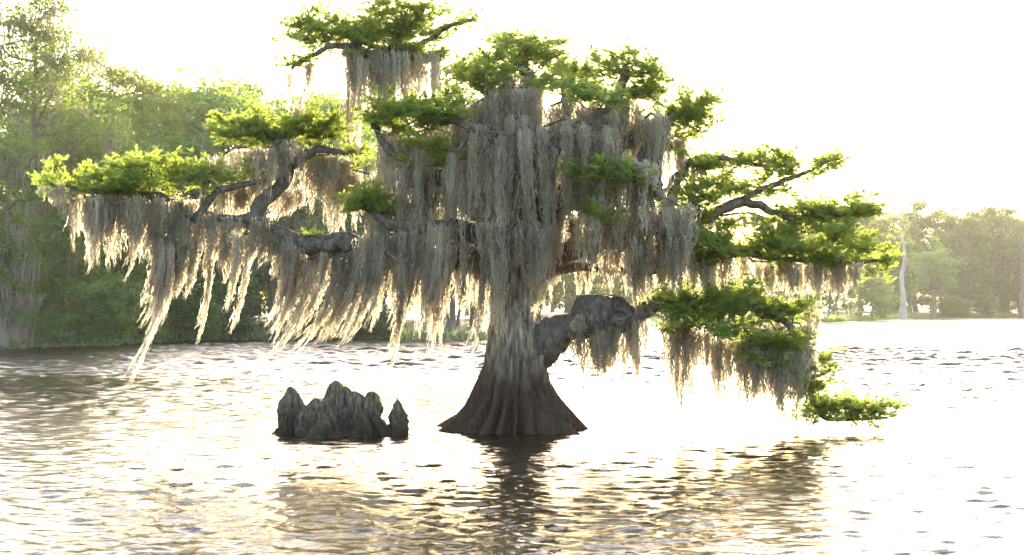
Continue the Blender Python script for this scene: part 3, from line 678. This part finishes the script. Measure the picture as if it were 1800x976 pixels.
# woods behind, one mass
def wood_mass(name, label, spec, seed, mats, per, lf_):
    r = np.random.default_rng(seed)
    protos = [gen_tree(seed * 10 + k, 10, 6.5, .12, 13, per, lf_, .13, 'round', sides=6) for k in range(4)]
    allv = {q: [] for q in range(2)}
    for (px0, px1, y0, y1, t0, t1, n) in spec:
        for _ in range(n):
            Y = r.uniform(y0, y1); x = (r.uniform(px0, px1) - HX) / F * Y
            Y = max(Y, shore_y(x) + 1.5)
            H = CAMZ + (HY - r.uniform(t0, t1)) / F * Y - .5; s = np.array([max(H / 10, .42) * r.uniform(.8, 1.3)] * 2 + [H / 10])
            th = r.uniform(0, 6.28); R_ = np.array([[math.cos(th), -math.sin(th), 0], [math.sin(th), math.cos(th), 0], [0, 0, 1]])
            pr = protos[r.integers(4)]
            for q in (0, 1): allv[q].append(((pr[q][0] * s) @ R_.T + [x, Y, ground_z(x, Y)], pr[q][1]))
    e = bpy.data.objects.new(name, None)
    Vw, Fw = join(allv[0]); Vl, Fl = join(allv[1])
    me = mesh_from(name, np.vstack([Vw, Vl]), np.vstack([Fw, Fl + len(Vw)]))
    me.materials.append(M['farbark']); me.materials.append(M[mats])
    mi = np.zeros(len(Fw) + len(Fl), dtype=np.int32); mi[len(Fw):] = 1; me.polygons.foreach_set('material_index', mi)
    tag(link(name, me), label, 'wood', None, 'stuff')
wood_mass('left_wood', 'dense hazy wood massed behind the left bank trees', [(-450, 250, 78, 130, 140, 330, 18), (100, 650, 92, 125, 145, 230, 24), (500, 900, 96, 140, 185, 320, 12), (350, 900, 84, 100, 400, 520, 14)], 3, 'green', 34, .17)
wood_mass('far_wood', 'pale hazy wood massed along the far right shore', [(880, 1420, 135, 240, 390, 470, 26), (850, 1440, 95, 160, 440, 530, 34), (1400, 1950, 234, 262, 385, 420, 26), (1420, 1880, 215, 240, 440, 520, 20), (1400, 1900, 214, 232, 515, 542, 22)], 4, 'farleaf', 26, .25)

# sedge fringe along the shore
r = np.random.default_rng(21); nb = 26000
k = r.integers(0, len(shd) - 1, nb); f = r.random(nb)[:, None]
p = shd[k] * (1 - f) + shd[k + 1] * f
keep = (np.abs(p[:, 0]) < 150); p = p[keep]; nb = len(p)
off = r.random(nb) ** 1.5 * 2.5; h = r.uniform(.15, .55, nb) * (.5 + vnoise(p[:, 0] * .3, p[:, 1] * .3, 6)); wd = r.uniform(.02, .06, nb) * (1 + p[:, 1] / 150)
b0 = np.stack([p[:, 0], p[:, 1] + off - .2, np.interp(off - .2, [q[0] for q in prof], [q[1] for q in prof]) - .03], 1)
lean = r.normal(0, .12, (nb, 2))
V = np.stack([b0 - np.stack([wd, 0 * wd, 0 * wd], 1), b0 + np.stack([wd, 0 * wd, 0 * wd], 1), b0 + np.stack([lean[:, 0], lean[:, 1], h], 1)], 1).reshape(-1, 3)
tag(link('shore_sedge', mesh_from('shore_sedge', V, np.arange(3 * nb).reshape(-1, 3)), M['green']), 'green sedge fringing the water along the wooded banks', 'sedge', None, 'stuff')

# ------------------------------------------------------------------ haze in the air
bx = [(x, y, z) for x in (-900, 900) for y in (-120, 1300) for z in (-2.0, 27.0)]
Fb = [(0, 1, 3, 2), (4, 6, 7, 5), (0, 4, 5, 1), (2, 3, 7, 6), (0, 2, 6, 4), (1, 5, 7, 3)]
m, t, out = newmat('haze')
pv = t.nodes.new('ShaderNodeVolumePrincipled')
pv.inputs['Color'].default_value = (1, .98, .88, 1); pv.inputs['Density'].default_value = .00022; pv.inputs['Anisotropy'].default_value = .5
t.links.new(pv.outputs[0], out.inputs['Volume'])
tag(link('haze', mesh_from('haze', np.array(bx), np.array(Fb)), m), 'warm sunlit haze over the whole lake', 'haze', None, 'stuff')
